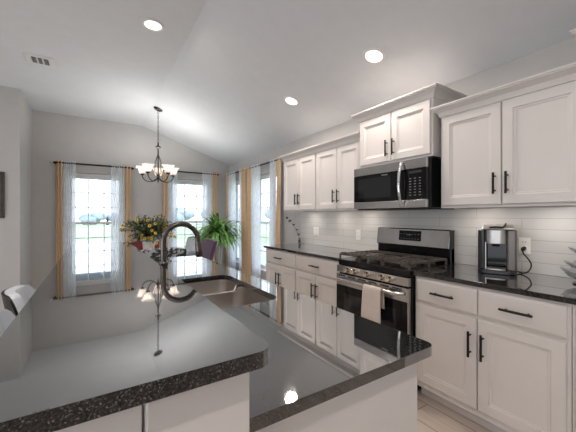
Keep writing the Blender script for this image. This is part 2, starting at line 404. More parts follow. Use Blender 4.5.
# windows: single hung, three by three lights per sash
def window(idx, axis, a, b, off):
    r = bpy.data.objects.new('window_%d' % idx, None); COL.objects.link(r); r['kind'] = 'structure'
    r['label'] = 'white framed sash window'
    def bx(mb, u0, u1, t0, t1, z0, z1):
        if axis == 'x': mb.box(u0, u1, off+t0, off+t1, z0, z1)
        else: mb.box(off+t0, off+t1, u0, u1, z0, z1)
    a += .002; b -= .002; z0, z1 = WZ0+.002, WZ1-.002; zm = 1.187
    f = MB(); fw = .045
    bx(f, a, a+fw, .05, .12, z0, z1); bx(f, b-fw, b, .05, .12, z0, z1); bx(f, a, b, .05, .12, z1-fw, z1); bx(f, a, b, .05, .12, z0, z0+fw)
    f.build('window_frame', 'white_trim', r)
    sl = MB(); bx(sl, a-.0, b+.0, -.02, .05, z0-.001, z0+.02); sl.build('window_sill', 'white_trim', r, bevel=.004)
    for (s0, s1, t) in ((zm-.02, z1-fw, .085), (z0+fw, zm+.02, .065)):
        sa = MB(); rw = .032
        bx(sa, a+fw, a+fw+rw, t, t+.022, s0, s1); bx(sa, b-fw-rw, b-fw, t, t+.022, s0, s1); bx(sa, a+fw, b-fw, t, t+.022, s0, s0+.036); bx(sa, a+fw, b-fw, t, t+.022, s1-rw, s1)
        so = sa.build('sash', 'white_trim', r)
        mu = MB(); u0, u1, v0, v1 = a+fw+rw, b-fw-rw, s0+.036, s1-rw
        for k in (1, 2):
            u = u0+(u1-u0)*k/3; bx(mu, u-.008, u+.008, t+.004, t+.016, v0, v1)
            v = v0+(v1-v0)*k/3; bx(mu, u0, u1, t+.0045, t+.0155, v-.008, v+.008)
        mu.build('muntins', 'white_trim', so)
        pn = MB(); bx(pn, u0-.005, u1+.005, t+.0085, t+.0115, v0-.005, v1+.005); pn.build('pane', 'pane', so)
window(1, 'x', *WIN_BACK[0], YB)
window(2, 'x', *WIN_BACK[1], YB)
window(3, 'y', *WIN_RIGHT[0], XW)
window(4, 'y', *WIN_RIGHT[1], XW)

# ------------------------------------------------------------------ outside
struct(MB().box(-60, 70, 8.9, 90, -0.25, -0.15).build('ground', 'lawn'))
struct(MB().box(2.95, 70, -30, 8.9, -0.25, -0.15).build('ground_side', 'lawn'))
struct(MB().box(-4, 2.9, YB+.16, 8.9, -0.25, -0.06).build('porch_slab', 'concrete'))
pr = MB(); pr.box(-4, 2.9, YB+.16, 8.7, 2.42, 2.5); pr.box(-4, 2.9, 8.7, 8.78, 2.2, 2.55)
struct(pr.build('porch_roof', 'porch'))
p = MB().box(1.28, 1.36, 19.95, 20.03, -0.15, 1.45); tag(p.build('fence_post', 'post'), 'weathered wooden fence post standing in the field outside the left window', 'post')
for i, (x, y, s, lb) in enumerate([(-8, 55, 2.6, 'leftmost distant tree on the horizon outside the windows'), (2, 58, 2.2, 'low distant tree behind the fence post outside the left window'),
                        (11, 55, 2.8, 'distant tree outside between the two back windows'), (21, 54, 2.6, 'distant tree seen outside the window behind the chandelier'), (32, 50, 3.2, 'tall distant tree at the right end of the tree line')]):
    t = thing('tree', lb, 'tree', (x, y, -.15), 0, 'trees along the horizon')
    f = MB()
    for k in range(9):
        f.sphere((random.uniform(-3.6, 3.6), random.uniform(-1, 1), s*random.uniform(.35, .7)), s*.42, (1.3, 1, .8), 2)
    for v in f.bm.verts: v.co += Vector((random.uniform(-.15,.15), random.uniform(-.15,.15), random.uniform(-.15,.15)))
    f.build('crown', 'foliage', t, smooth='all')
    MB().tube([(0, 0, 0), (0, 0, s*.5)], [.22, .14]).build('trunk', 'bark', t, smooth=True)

# ------------------------------------------------------------------ curtains and rods
def curtain(name, label, axis, a, b, off, matn, waves, amp, group, zb=0.025, zt=2.25):
    mb = MB(); n = waves*10; nz = 14; grid = []
    ph = random.uniform(0, 6)
    for j in range(nz+1):
        z = zb + (zt-zb)*j/nz; row = []
        for i in range(n+1):
            u = i/n; am = amp*(0.75+.25*j/nz)
            o = am*math.sin(2*PI*waves*u + .5*math.sin(z*1.7+ph)) + .25*amp*math.sin(2*PI*waves*.5*u+ph+z)
            s = a + (b-a)*u + 0
            row.append(mb.bm.verts.new((s, off+o, z) if axis == 'x' else (off+o, s, z)))
        grid.append(row)
    for j in range(nz):
        for i in range(n): mb.bm.faces.new((grid[j][i], grid[j][i+1], grid[j+1][i+1], grid[j+1][i]))
    return tag(mb.build(name, matn, smooth='all'), label, 'curtain', group)
yo = YB-.085; xo = XW-.085
SP = [('back', 'left back window', -.52, .60), ('back', 'right back window behind the chandelier', 1.17, 2.27)]
for k, (w, wl, a, b) in enumerate(SP):
    curtain('gold_curtain', 'gold curtain panel at left edge of the %s' % wl, 'x', a, a+.085, yo, 'gold', 2, .028, 'gold curtains')
    curtain('sheer_curtain', 'sheer white curtain on the left half of the %s' % wl, 'x', a+.09, a+.27, yo, 'sheer', 6, .022, 'sheer curtains')
    curtain('sheer_curtain', 'sheer white curtain on the right half of the %s' % wl, 'x', b-.33, b-.105, yo, 'sheer', 6, .022, 'sheer curtains')
    curtain('gold_curtain', 'gold curtain panel at right edge of the %s' % wl, 'x', b-.10, b, yo, 'gold', 2, .028, 'gold curtains')
curtain('gold_curtain', 'narrow gold curtain panel in the room corner behind the fern', 'y', 6.40, 6.30, xo, 'gold', 2, .028, 'gold curtains')
curtain('sheer_curtain', 'sheer white curtain nearest the room corner on the right wall', 'y', 6.295, 5.90, xo, 'sheer', 6, .022, 'sheer curtains')
curtain('sheer_curtain', 'narrow sheer curtain just left of the gold pair between the right wall windows', 'y', 5.70, 5.61, xo, 'sheer', 3, .02, 'sheer curtains')
curtain('gold_curtain', 'gold curtain between the right wall windows, the one nearer the corner', 'y', 5.60, 5.37, xo, 'gold', 3, .03, 'gold curtains')
curtain('gold_curtain', 'gold curtain between the right wall windows, the one nearer the cabinets', 'y', 5.36, 5.15, xo, 'gold', 3, .03, 'gold curtains')
curtain('sheer_curtain', 'sheer white curtain right of the gold pair between the right wall windows', 'y', 5.145, 4.80, xo, 'sheer', 6, .022, 'sheer curtains')
curtain('sheer_curtain', 'sheer white curtain nearest the wall cabinets', 'y', 4.45, 4.24, xo, 'sheer', 5, .022, 'sheer curtains')
curtain('gold_curtain', 'gold curtain panel beside the left end of the wall cabinets', 'y', 4.232, 4.10, xo, 'gold', 2, .028, 'gold curtains')
def rod(label, axis, a, b, off, wallo):
    def P(u, o, z): return (u, o, z) if axis == 'x' else (o, u, z)
    r = thing('curtain_rod', label, 'curtain rod', P((a+b)/2, off, 2.215), 0, 'curtain rods')
    def L(u, o, z): q = P(u, o, z); return (q[0]-r.location.x, q[1]-r.location.y, q[2]-r.location.z)
    MB().cyl(L(a, off, 2.215), L(b, off, 2.215), .014).build('rod', 'black', r, smooth=True)
    for u, sg in ((a, -1), (b, 1)):
        f = MB(); f.sphere(L(u+sg*.03, off, 2.215), .022); f.build('finial', 'chrome', r, smooth='all')
    for u in (a+.02, b-.02):
        f = MB(); f.cyl(L(u, off, 2.215), L(u, wallo, 2.215), .006); f.cyl(L(u, wallo-.006, 2.215), L(u, wallo, 2.215), .022); f.build('bracket', 'black', r, smooth=True)
rod('black curtain rod over the left back window', 'x', -.56, .65, yo, YB-.001)
rod('black curtain rod over the back window behind the chandelier', 'x', 1.13, 2.31, yo, YB-.001)
rod('black curtain rod over the right wall window nearest the corner', 'y', 5.40, 6.40, xo, XW-.001)
rod('black curtain rod over the right wall window nearest the cabinets', 'y', 4.10, 5.33, xo, XW-.001)

# ------------------------------------------------------------------ cabinets (built facing -X)
def shaker(x, ya, yb, za, zb, rail=.058, th=.019, name='door', parent=None, slab=False):
    mb = MB()
    def ring(i, xx): return [(xx, ya+i, za+i), (xx, yb-i, za+i), (xx, yb-i, zb-i), (xx, ya+i, zb-i)]
    if slab: L = [ring(0, x), ring(0, x-th+.008), ring(.010, x-th+.002), ring(.016, x-th), ]
    else: L = [ring(0, x), ring(0, x-th+.004), ring(.004, x-th), ring(rail, x-th), ring(rail+.004, x-th+.006), ring(rail+.014, x-th+.007), ring(rail+.017, x-th+.0105)]
    return mb.rings(L).build(name, 'cab', parent)
def pull(parent, x, y, z, vertical=True, ln=.155):
    mb = MB(); d = .032
    if vertical:
        mb.cyl((x-d, y, z-ln/2), (x-d, y, z+ln/2), .0072, 10)
        for s in (-.34, .34): mb.cyl((x, y, z+s*ln), (x-d, y, z+s*ln), .005, 8)
    else:
        mb.cyl((x-d, y-ln/2, z), (x-d, y+ln/2, z), .0072, 10)
        for s in (-.34, .34): mb.cyl((x, y+s*ln, z), (x-d, y+s*ln, z), .005, 8)
    return mb.build('handle', 'black', parent, smooth=True)
TH = .019
def base_cabinet(label, y0, y1, xf=1.974, depth=.6, group='base cabinets along the range wall', doors=2, rz=0, xy=None):
    yc = (y0+y1)/2; h = (y1-y0)/2
    r = thing('base_cabinet', label, 'cabinet', xy or (xf, yc, 0), rz, group)
    mb = MB(); mb.box(0, depth, -h, h, .09, .882); mb.build('carcass', 'cab', r, bevel=.0015)
    MB().box(.07, depth, -h, h, 0.001, .089).build('toe_kick', 'cab', r)
    w = h/ (doors/2)
    for k in range(doors):
        a = -h + k*w; lo = a + (.02 if k == 0 else .004); hi = a + w - (.02 if k == doors-1 else .004)
        lo = -h+.016 if k == 0 else lo; hi = h-.016 if k == doors-1 else hi
        d = shaker(0, lo, hi, .135, .687, parent=r)
        hy = hi-.032 if k % 2 == 0 else lo+.032
        pull(d, -TH, hy, .53, True)
        if doors == 2 or True:
            dr = shaker(0, lo, hi, .705, .866, name='drawer', parent=r, slab=True)
            pull(dr, -TH, (lo+hi)/2, .787, False)
    return r
# left pair: one wide drawer above two doors
def base_cabinet_wide(label, y0, y1, xf=1.974, depth=.6):
    yc = (y0+y1)/2; h = (y1-y0)/2
    r = thing('base_cabinet', label, 'cabinet', (xf, yc, 0), 0, 'base cabinets along the range wall')
    MB().box(0, depth, -h, h, .09, .882).build('carcass', 'cab', r, bevel=.0015)
    MB().box(.07, depth, -h, h, 0.001, .089).build('toe_kick', 'cab', r)
    dr = shaker(0, -h+.014, h-.014, .705, .866, name='drawer', parent=r, slab=True); pull(dr, -TH, 0, .787, False)
    for s in (-1, 1):
        lo, hi = (-h+.014, -.003) if s < 0 else (.003, h-.014)
        d = shaker(0, lo, hi, .135, .687, parent=r)
        pull(d, -TH, s*.034, .53, True)
    return r
base_cabinet_wide('white base cabinet at the curtain end of the range wall', 2.885, 3.60)
base_cabinet_wide('white base cabinet directly left of the range', 2.132, 2.882)
base_cabinet('white base cabinet right of the range, under the coffee maker', .497, 1.352)
base_cabinet('white base cabinet at the right picture edge, under the glass dish', -.36, .494)

def ctop(name, label, poly_top, z0, z1, hole=None, bevel=.006, cat='countertop'):
    mb = MB(); bm = mb.bm
    def loop(P): 
        v = [bm.verts.new((x, y, z0)) for x, y in P]
        return [bm.edges.new((v[i], v[(i+1) % len(v)])) for i in range(len(v))]
    E = loop(poly_top)
    if hole: E += loop(hole)
    g = bmesh.ops.triangle_fill(bm, edges=E, use_beauty=True, use_dissolve=False)
    fs = [f for f in g['geom'] if isinstance(f, bmesh.types.BMFace)]
    ex = bmesh.ops.extrude_face_region(bm, geom=fs)
    for v in ex['geom']:
        if isinstance(v, bmesh.types.BMVert): v.co.z = z1
    o = mb.build(name, 'granite')
    md = o.modifiers.new('bevel', 'BEVEL'); md.width = bevel; md.segments = 3; md.limit_method = 'ANGLE'; md.angle_limit = math.radians(60)
    return tag(o, label, cat)
XCF = 1.948; ZC = .914
ctop('countertop', 'polished black granite countertop left of the range', rrect(XCF, XW-.004, 2.128, 3.665, [0, 0, 0, .03]), .884, ZC)
ctop('countertop', 'polished black granite countertop right of the range, under the coffee maker', rrect(XCF, XW-.004, -.36, 1.354, [0, 0, 0, 0]), .884, ZC)
bs = MB(); bs.box(XW-.011, XW-.001, -.36, 3.665, ZC+.001, 1.371)
bs = bs.build('backsplash', 'tile'); struct(bs)

def crown_prof(h, out):   # (outward, z)
    return [(0, 0), (.008, 0), (.012, h*.16), (out*.35, h*.42), (out*.72, h*.66), (out*.9, h*.74), (out*.9, h*.84), (out, h*.86), (out, h), (0, h)]
def crown(parent_or_none, name, x0, x1, y0, y1, z, h=.08, out=.06, left=True, right=True):
    # wraps the front (x0) and the exposed ends of a cabinet run that reaches back to x1
    mb = MB(); loops = []
    for (o, dz) in crown_prof(h, out):
        yl = y0-(o if right else 0); yh = y1+(o if left else 0)
        loops.append([(x1, yl, z+dz), (x0-o, yl, z+dz), (x0-o, yh, z+dz), (x1, yh, z+dz)])
    bm = mb.bm; R = [[bm.verts.new(p) for p in L] for L in loops]
    n = len(R)
    for i in range(n):
        a, b = R[i], R[(i+1) % n]
        for k in range(3): bm.faces.new((a[k], a[k+1], b[k+1], b[k]))
    bm.faces.new([r[0] for r in R]); bm.faces.new([r[3] for r in R][::-1])
    return mb.build(name, 'cab', parent_or_none)
def wall_cabinet(label, y0, y1, z0, z1, xf, ndoors=2, crown_h=None, dz0=.018, dz1=.02, ends=(True, True), hz=None):
    yc = (y0+y1)/2; h = (y1-y0)/2; depth = XW-.002-xf
    r = thing('wall_cabinet', label, 'cabinet', (xf, yc, z0), 0, 'wall cabinets above the range wall')
    mb = MB(); H = z1-z0; mb.box(0, depth, -h, h, 0.028, H); mb.box(0, .02, -h, h, 0, .028); mb.box(.02, depth, -h, -h+.018, 0, .028); mb.box(.02, depth, h-.018, h, 0, .028)
    mb.build('carcass', 'cab', r)
    for s in (-1, 1):
        lo, hi = (-h+.016, -.004) if s < 0 else (.004, h-.016)
        d = shaker(0, lo, hi, dz0, H-dz1, parent=r)
        pull(d, -TH, s*.036, (hz or .155), True, .14)
    if crown_h:
        crown(r, 'crown_molding', 0, depth, -h, h, H-.012, crown_h, .062, left=ends[0], right=ends[1])
    return r
XU = 2.252
wall_cabinet('white wall cabinet at the curtain end of the wall', 2.862, 3.60, 1.372, 2.078, XU)
wall_cabinet('white wall cabinet directly left of the microwave', 2.124, 2.859, 1.372, 2.078, XU)
o = crown(None, 'crown_molding', XU, XW-.003, 2.124, 3.60, 2.066, .078, .06, left=True, right=False)
tag(o, 'white crown molding along the top of the two left wall cabinets', 'molding')
wall_cabinet('short raised white wall cabinet above the microwave', 1.358, 2.121, 1.778, 2.238, 2.205, crown_h=.078, hz=.13)
wall_cabinet('tall white wall cabinet above the coffee maker', .49, 1.322, 1.372, 2.078, XU, crown_h=.078, ends=(True, False))
wall_cabinet('white wall cabinet whose crown corner peeks in at the right picture edge', -.36, .487, 1.372, 2.238, 2.205, crown_h=.078)

# puck lamps tucked up behind the bottom rail of the wall cabinets
def puck(label, y):
    r = thing('puck_light', label, 'under cabinet light', (XW-.205, y, 1.3995), 0, 'under cabinet puck lights')
    MB().lathe([(0, 0), (.036, 0), (.036, -.010), (.030, -.013), (.028, -.013), (.028, -.010), (0, -.010)], seg=28).build('housing', 'white_trim', r, smooth=True)
    MB().lathe([(0, -.0125), (.0275, -.0125), (.0275, -.0105), (0, -.0105)], seg=24).build('diffuser', 'strip', r, smooth=True)
    ld = bpy.data.lights.new('puck_lamp', 'AREA'); ld.shape = 'DISK'; ld.size = .05; ld.energy = UNDER_W; ld.color = WARM
    lo = bpy.data.objects.new('puck_lamp', ld); COL.objects.link(lo); lo.parent = r; lo.location = (0, 0, -.014)
for y, lb in ((3.30, 'lit puck lamp hidden under the wall cabinet nearest the curtains'), (2.72, 'lit puck lamp hidden under the wall cabinet left of the microwave, farther from it'), (2.30, 'lit puck lamp hidden under the wall cabinet, beside the microwave'),
              (1.16, 'lit puck lamp hidden under the cabinet right of the microwave'), (.70, 'lit puck lamp hidden under the cabinet above the outlet and coffee maker'), (.10, 'lit puck lamp hidden under the wall cabinet beyond the right picture edge')):
    puck(lb, y)

# ------------------------------------------------------------------ microwave
def microwave():
    XF = 2.12; y0, y1 = 1.362, 2.118; z0, z1 = 1.374, 1.764
    r = thing('microwave', 'stainless and black over-the-range microwave under the short cabinet', 'microwave', (XF, (y0+y1)/2, z0))
    h = (y1-y0)/2; H = z1-z0; D = XW-.013-XF
    MB().box(.03, D, -h, h, 0.004, H).build('body', 'enamel', r, bevel=.003)
    MB().box(.03, D-.02, -h+.02, h-.02, -.006, .004).build('underside', 'black', r)
    d = MB(); d.box(0, .029, -h, h, H-.078, H-.002); d.box(0, .029, -h, h, .004, .066); d.build('steel_face', 'steel', r, bevel=.003)
    MB().box(.001, .029, -.172, h, .067, H-.079).build('door', 'blackglass', r, bevel=.002)
    MB().box(.001, .029, -h, -.175, .067, H-.079).build('control_panel', 'blackglass', r, bevel=.002)
    MB().box(-.0005, .001, -.05, h-.06, .10, H-.11).build('door_window', 'oven_inner', r)
    for i in range(3):
        for j in range(7): MB().box(-.0005, .0008, -h+.045+i*.042, -h+.062+i*.042, .10+j*.022, .106+j*.022).build('key', 'keys', r)
    MB().box(-.0006, .0008, -h+.04, -h+.15, H-.115, H-.095).build('clock_display', 'slot', r)
    MB().box(-.0008, .0008, -.02, .045, H-.10, H-.092).build('badge', 'keys', r)
    hd = MB(); pts = []
    for i in range(13):
        t = i/12; pts.append((-.012-.040*math.sin(PI*t)**.7, -.172, .02+t*(H-.035)))
    hd.tube(pts, .0135, 10); hd.build('handle', 'chrome', r, smooth=True)
microwave()

# ------------------------------------------------------------------ range
def stove():
    yc = 1.741; h = .379; XF = 1.925
    r = thing('range', 'stainless gas range with black cast iron grates between the countertops', 'range', (XF, yc, 0))
    D = XW-.03-XF
    MB().box(0.012, D, -h, h, .06, .862).build('body', 'enamel', r, bevel=.003)
    MB().box(-.004, D, -h, h, .864, .914).build('cooktop', 'enamel', r, bevel=.008, seg=3)
    MB().box(-.022, .011, -h, h, .800, .863).build('control_panel', 'steel', r, bevel=.004)
    for y in (.228, .146, 0, -.146, -.222):
        k = MB(); k.tube([(-.022, y, .833), (-.029, y, .833)], .026, 18); k.tube([(-.029, y, .833), (-.064, y, .833)], [.0225, .020], 18)
        ko = k.build('knob', 'knob', r, smooth=True, bevel=.001)
        MB().box(-.0655, -.062, y-.002, y+.002, .838, .852).build('pointer', 'slot', ko)
    d = MB().box(-.026, .011, -h, h, .232, .788).build('oven_door', 'steel', r, bevel=.004)
    MB().box(-.029, -.0262, -h+.004, h-.004, .24, .688).build('door_glass', 'blackglass', d, bevel=.001)
    MB().box(-.0298, -.0291, -h+.10, h-.10, .32, .62).build('oven_window', 'oven_inner', d)
    v = MB()
    for i in range(6): v.box(-.0268, -.0262, -h+.05+i*.118, -h+.05+i*.118+.085, .768, .780)
    v.build('vent_slots', 'slot', d)
    hd = MB(); pts = []
    for i in range(17):
        t = i/16; y = -h+.035+t*(2*h-.07); e = min(t, 1-t)
        pts.append((-.030-.045*min(1, (e/.06))**.6, y, .745))
    hd.tube(pts, .0135, 12); hd.build('handle', 'steel', d, smooth=True)
    MB().box(-.02, .011, -h, h, .07, .225).build('drawer', 'steel', r, bevel=.004)
    for y in (-h+.05, h-.05): MB().box(.05, .5, y-.02, y+.02, 0.001, .062).build('foot', 'black', r)
    # backguard
    b = MB(); b.box(D-.085, D-.04, -h, h, .914, 1.04); b.build('backguard', 'enamel', r, bevel=.002)
    g = MB(); g.prism([(D-.112, 1.042), (D-.10, 1.035), (D-.045, 1.035), (D-.045, 1.197), (D-.085, 1.197), (D-.095, 1.190)], 'y', -h+.006, h-.004)
    go = g.build('backguard_panel', 'steel', r, bevel=.003)
    MB().box(D-.105, D-.04, -h, -h+.005, .92, 1.193).build('side_cap', 'enamel', r)
    sl = math.atan2(.017, .148)
    mt = Matrix.Translation((D-.1035, 0, 1.13)) @ Matrix.Rotation(math.atan2(.017, .148), 4, 'Y')
    MB().box(-.0035, .002, -.115, .11, -.045, .047, mt).build('display', 'blackglass', go)
    for i in range(7):
        for j in range(2): MB().box(-.0042, -.003, -.098+i*.03, -.088+i*.03, -.028+j*.042, -.024+j*.042, mt).build('key', 'keys', go)
    MB().box(-.0042, -.003, -.02, .025, .006, .012, mt).build('badge', 'keys', go)
    # burners and grates
    for (x, y, rr) in ((.16, .25, .045), (.44, .25, .036), (.30, 0, .05), (.16, -.25, .05), (.44, -.25, .036)):
        q = MB(); q.lathe([(0, .914), (rr+.012, .914), (rr+.012, .922), (rr, .925), (rr, .933), (0, .935)], (x, y, 0), 20); q.build('burner', 'iron', r, smooth=True)
    for k in range(3):
        a = -h+.012+k*.2525; b_ = a+.247; x0, x1 = .012, D-.125
        g = MB(); w = .007; z0, z1 = .950, .966
        g.box(x0, x0+2*w, a, b_, z0, z1); g.box(x1-2*w, x1, a, b_, z0, z1); g.box(x0, x1, a, a+2*w, z0, z1); g.box(x0, x1, b_-2*w, b_, z0, z1)
        ym = (a+b_)/2; xm = (x0+x1)/2
        g.box(x0, x1, ym-w, ym+w, z0+.002, z1+.002); g.box(xm-w, xm+w, a, b_, z0+.001, z1+.001)
        for xx in (.09, .16, .235, .375, .44, .51):
            if xx > x1-.03: continue
            g.box(xx-w, xx+w, a, ym-.035, z0+.003, z1+.003); g.box(xx-w, xx+w, ym+.035, b_, z0+.003, z1+.003)
        for q in range(5):
            yq = a+.03+q*.047; g.box(x0-.002, x0+.055, yq-.006, yq+.006, z0+.004, z1+.010)
        for xx in (x0, xm-w, x1-2*w):
            for yy in (a, b_-2*w): g.box(xx, xx+2*w, yy, yy+2*w, .913, z0)
        g.build('grate', 'iron', r, bevel=.002)
    for yy in (-.33, -.22, -.10, .0, .10, .22, .33):
        pass
stove()
# towel over the oven handle
def towel():
    mb = MB(); XH = 1.925-.075; zt = .745
    prof = [(.0205, .60), (.0195, .66), (.018, .72)]
    for i in range(7):
        a = PI*i/6; prof.append((.0165*math.cos(a), zt+.0165*math.sin(a)))
    for z in (.70, .64, .58, .52, .475): prof.append((-.019-.010*(zt-z)/.27, z))
    ny = 14; rows = []
    for (dx, z) in prof:
        row = []
        for i in range(ny+1):
            t = i/ny; spread = 1+.10*max(0, (zt-z))/.27; y = 1.640 + (t-.5)*.178*spread
            ripple = .004*math.sin(t*7+z*6)*(min(1, abs(zt-z)*6)) * (1 if dx < 0 else .2)
            row.append(mb.bm.verts.new((XH+dx - abs(ripple) if dx < 0 else XH+dx, y, z - (.012*t if z < .5 else 0))))
        rows.append(row)
    for a, b in zip(rows, rows[1:]):
        for i in range(ny): mb.bm.faces.new((a[i], a[i+1], b[i+1], b[i]))
    o = mb.build('dish_towel', 'towel', smooth='all', solid=.005)
    tag(o, 'cream cotton towel hanging over the oven door handle', 'towel')
towel()

# ------------------------------------------------------------------ island, bar
BX0, BX1, BY0, BY1 = -.156, .281, .48, 3.20
IX1, IY0, IY1 = .893, .54, 3.06
ctop('bar_countertop', 'long raised grey black granite bar top in the left foreground', rrect(BX0, BX1, BY0, BY1, [.03, .032, .03, .03]), 1.04, 1.07)
struct(MB().box(.07, .247, .515, 3.12, 0.001, 1.039).build('wall_island', 'panel', bevel=.003))
# pale panel on the stool side of the near end
o = MB().box(-.13, .066, .535, .575, .001, 1.039).build('end_panel', 'panel', bevel=.002)
tag(o, 'white support panel under the near left end of the raised bar', 'panel')
SX0, SX1, SY0, SY1 = .355, .766, 1.245, 1.965
ctop('island_countertop', 'lower polished black granite island countertop around the sink', rrect(.249, IX1, IY0, IY1, [.0, .032, .03, .0]), .884, ZC, hole=rrect(SX0, SX1, SY0, SY1, .07))
isl = thing('island_cabinet', 'white island cabinet under the lower countertop with the sink', 'cabinet', (.55, 1.8, 0))
def ip(name, *b):
    x0, x1, y0, y1, z0, z1 = b
    return MB().box(x0-.55, x1-.55, y0-1.8, y1-1.8, z0, z1).build(name, 'panel', isl, bevel=.002)
ip('end_panel', .249, .845, .572, .592, .001, .883); ip('end_panel', .249, .845, 3.00, 3.02, .001, .883)
ip('face_frame', .815, .835, .593, 2.999, .10, .883); ip('toe_kick', .75, .77, .593, 2.999, .001, .099); ip('bottom_panel', .25, .814, .593, 2.999, .10, .118)
for k in range(6):
    a = .60+k*.40; L = []
    def ring(i, xx): return [(xx-.55, a+i-1.8, .135+i), (xx-.55, a+.39-i-1.8, .135+i), (xx-.55, a+.39-i-1.8, .866-i), (xx-.55, a+i-1.8, .866-i)]
    d = MB().rings([ring(0, .8355), ring(0, .851), ring(.004, .8545), ring(.058, .8545), ring(.066, .846)]).build('door', 'cab', isl)
    hm = MB(); hy = (a+.36 if k % 2 == 0 else a+.03)-1.8
    hm.cyl((.8545+.032-.55, hy, .62), (.8545+.032-.55, hy, .775), .0072, 10)
    for z in (.65, .745): hm.cyl((.8545-.55, hy, z), (.8865-.55, hy, z), .005, 8)
    hm.build('handle', 'black', d, smooth=True)

def sink():
    r = thing('sink', 'double bowl stainless steel sink set under the island countertop', 'sink', ((SX0+SX1)/2, (SY0+SY1)/2, .70))
    cx, cy = r.location.x, r.location.y
    e = .004
    def bowl(y0, y1, dep, name):
        loops = []
        for (ins, z, rr) in ((-.012, .1835, .075), (0, .1835, .065), (.002, .17, .065), (.010, .184-dep+.03, .06), (.030, .184-dep, .045)):
            loops.append([(x-cx, y-cy, min(z, .155) if abs(y-1.7275) < .05 and SX0+.03 < x < SX1-.03 else z) for x, y in rrect(SX0-.004+ins, SX1+.004-ins, y0+ins, y1-ins, rr)])
        b = MB(); b.rings(loops, cap0=False, cap1=True); o = b.build(name, 'sink_steel', r, smooth=True)
        md = o.modifiers.new('s', 'SOLIDIFY'); md.thickness = .0015; md.offset = -1
        dr = MB(); dr.lathe([(0, .184-dep+.004), (.030, .184-dep+.004), (.042, .184-dep+.002), (.044, .184-dep)], (0, (y0+y1)/2-cy, 0), 20); dr.build('drain', 'chrome', o, smooth=True)
    bowl(SY0-.004, 1.715, .17, 'bowl'); bowl(1.74, SY1+.004, .16, 'bowl')
    b = MB(); b.box(SX0-cx, SX1-cx, 1.7135-cy, 1.7415-cy, .148, .158); b.build('divider', 'sink_steel', r, bevel=.004)
sink()

# ------------------------------------------------------------------ faucet
def faucet():
    x, y = .302, 1.645
    r = thing('faucet', 'tall gooseneck pull-down kitchen faucet in dark brushed nickel behind the bar edge', 'faucet', (x, y, ZC))
    b = MB(); b.lathe([(0, .0), (.030, 0), (.030, .006), (.025, .012), (.021, .020), (.020, .10), (.0205, .145), (.023, .150), (.023, .158), (.019, .165), (0, .165)], seg=24); b.build('body', 'pewter', r, smooth=True)
    R = .088; zt = .268; pts = [(0, 0, .15), (0, 0, .21), (0, 0, zt)]
    for i in range(1, 15):
        a = PI - PI*1.02*i/14
        pts.append((R+R*math.cos(a), 0, zt+R*math.sin(a)))
    MB().tube(pts, .0138, 16).build('spout', 'pewter', r, smooth=True)
    h = MB(); e = Vector(pts[-1]); d = Vector((.10, 0, -1)).normalized()
    h.tube([e, e+d*.012, e+d*.016, e+d*.05, e+d*.078, e+d*.082], [.0150, .0150, .0165, .019, .0205, .018], 18); ho = h.build('spray_head', 'pewter', r, smooth=True)
    MB().tube([e+d*.082, e+d*.086], .015, 14).build('nozzle', 'black', ho, smooth=True)
    l = MB(); l.tube([(0, .018, .11), (0, .045, .11)], .013, 14); l.tube([(0, .038, .112), (.0, .050, .16), (.0, .058, .19)], [.006, .0055, .005], 10); l.build('lever', 'pewter', r, smooth=True)
faucet()

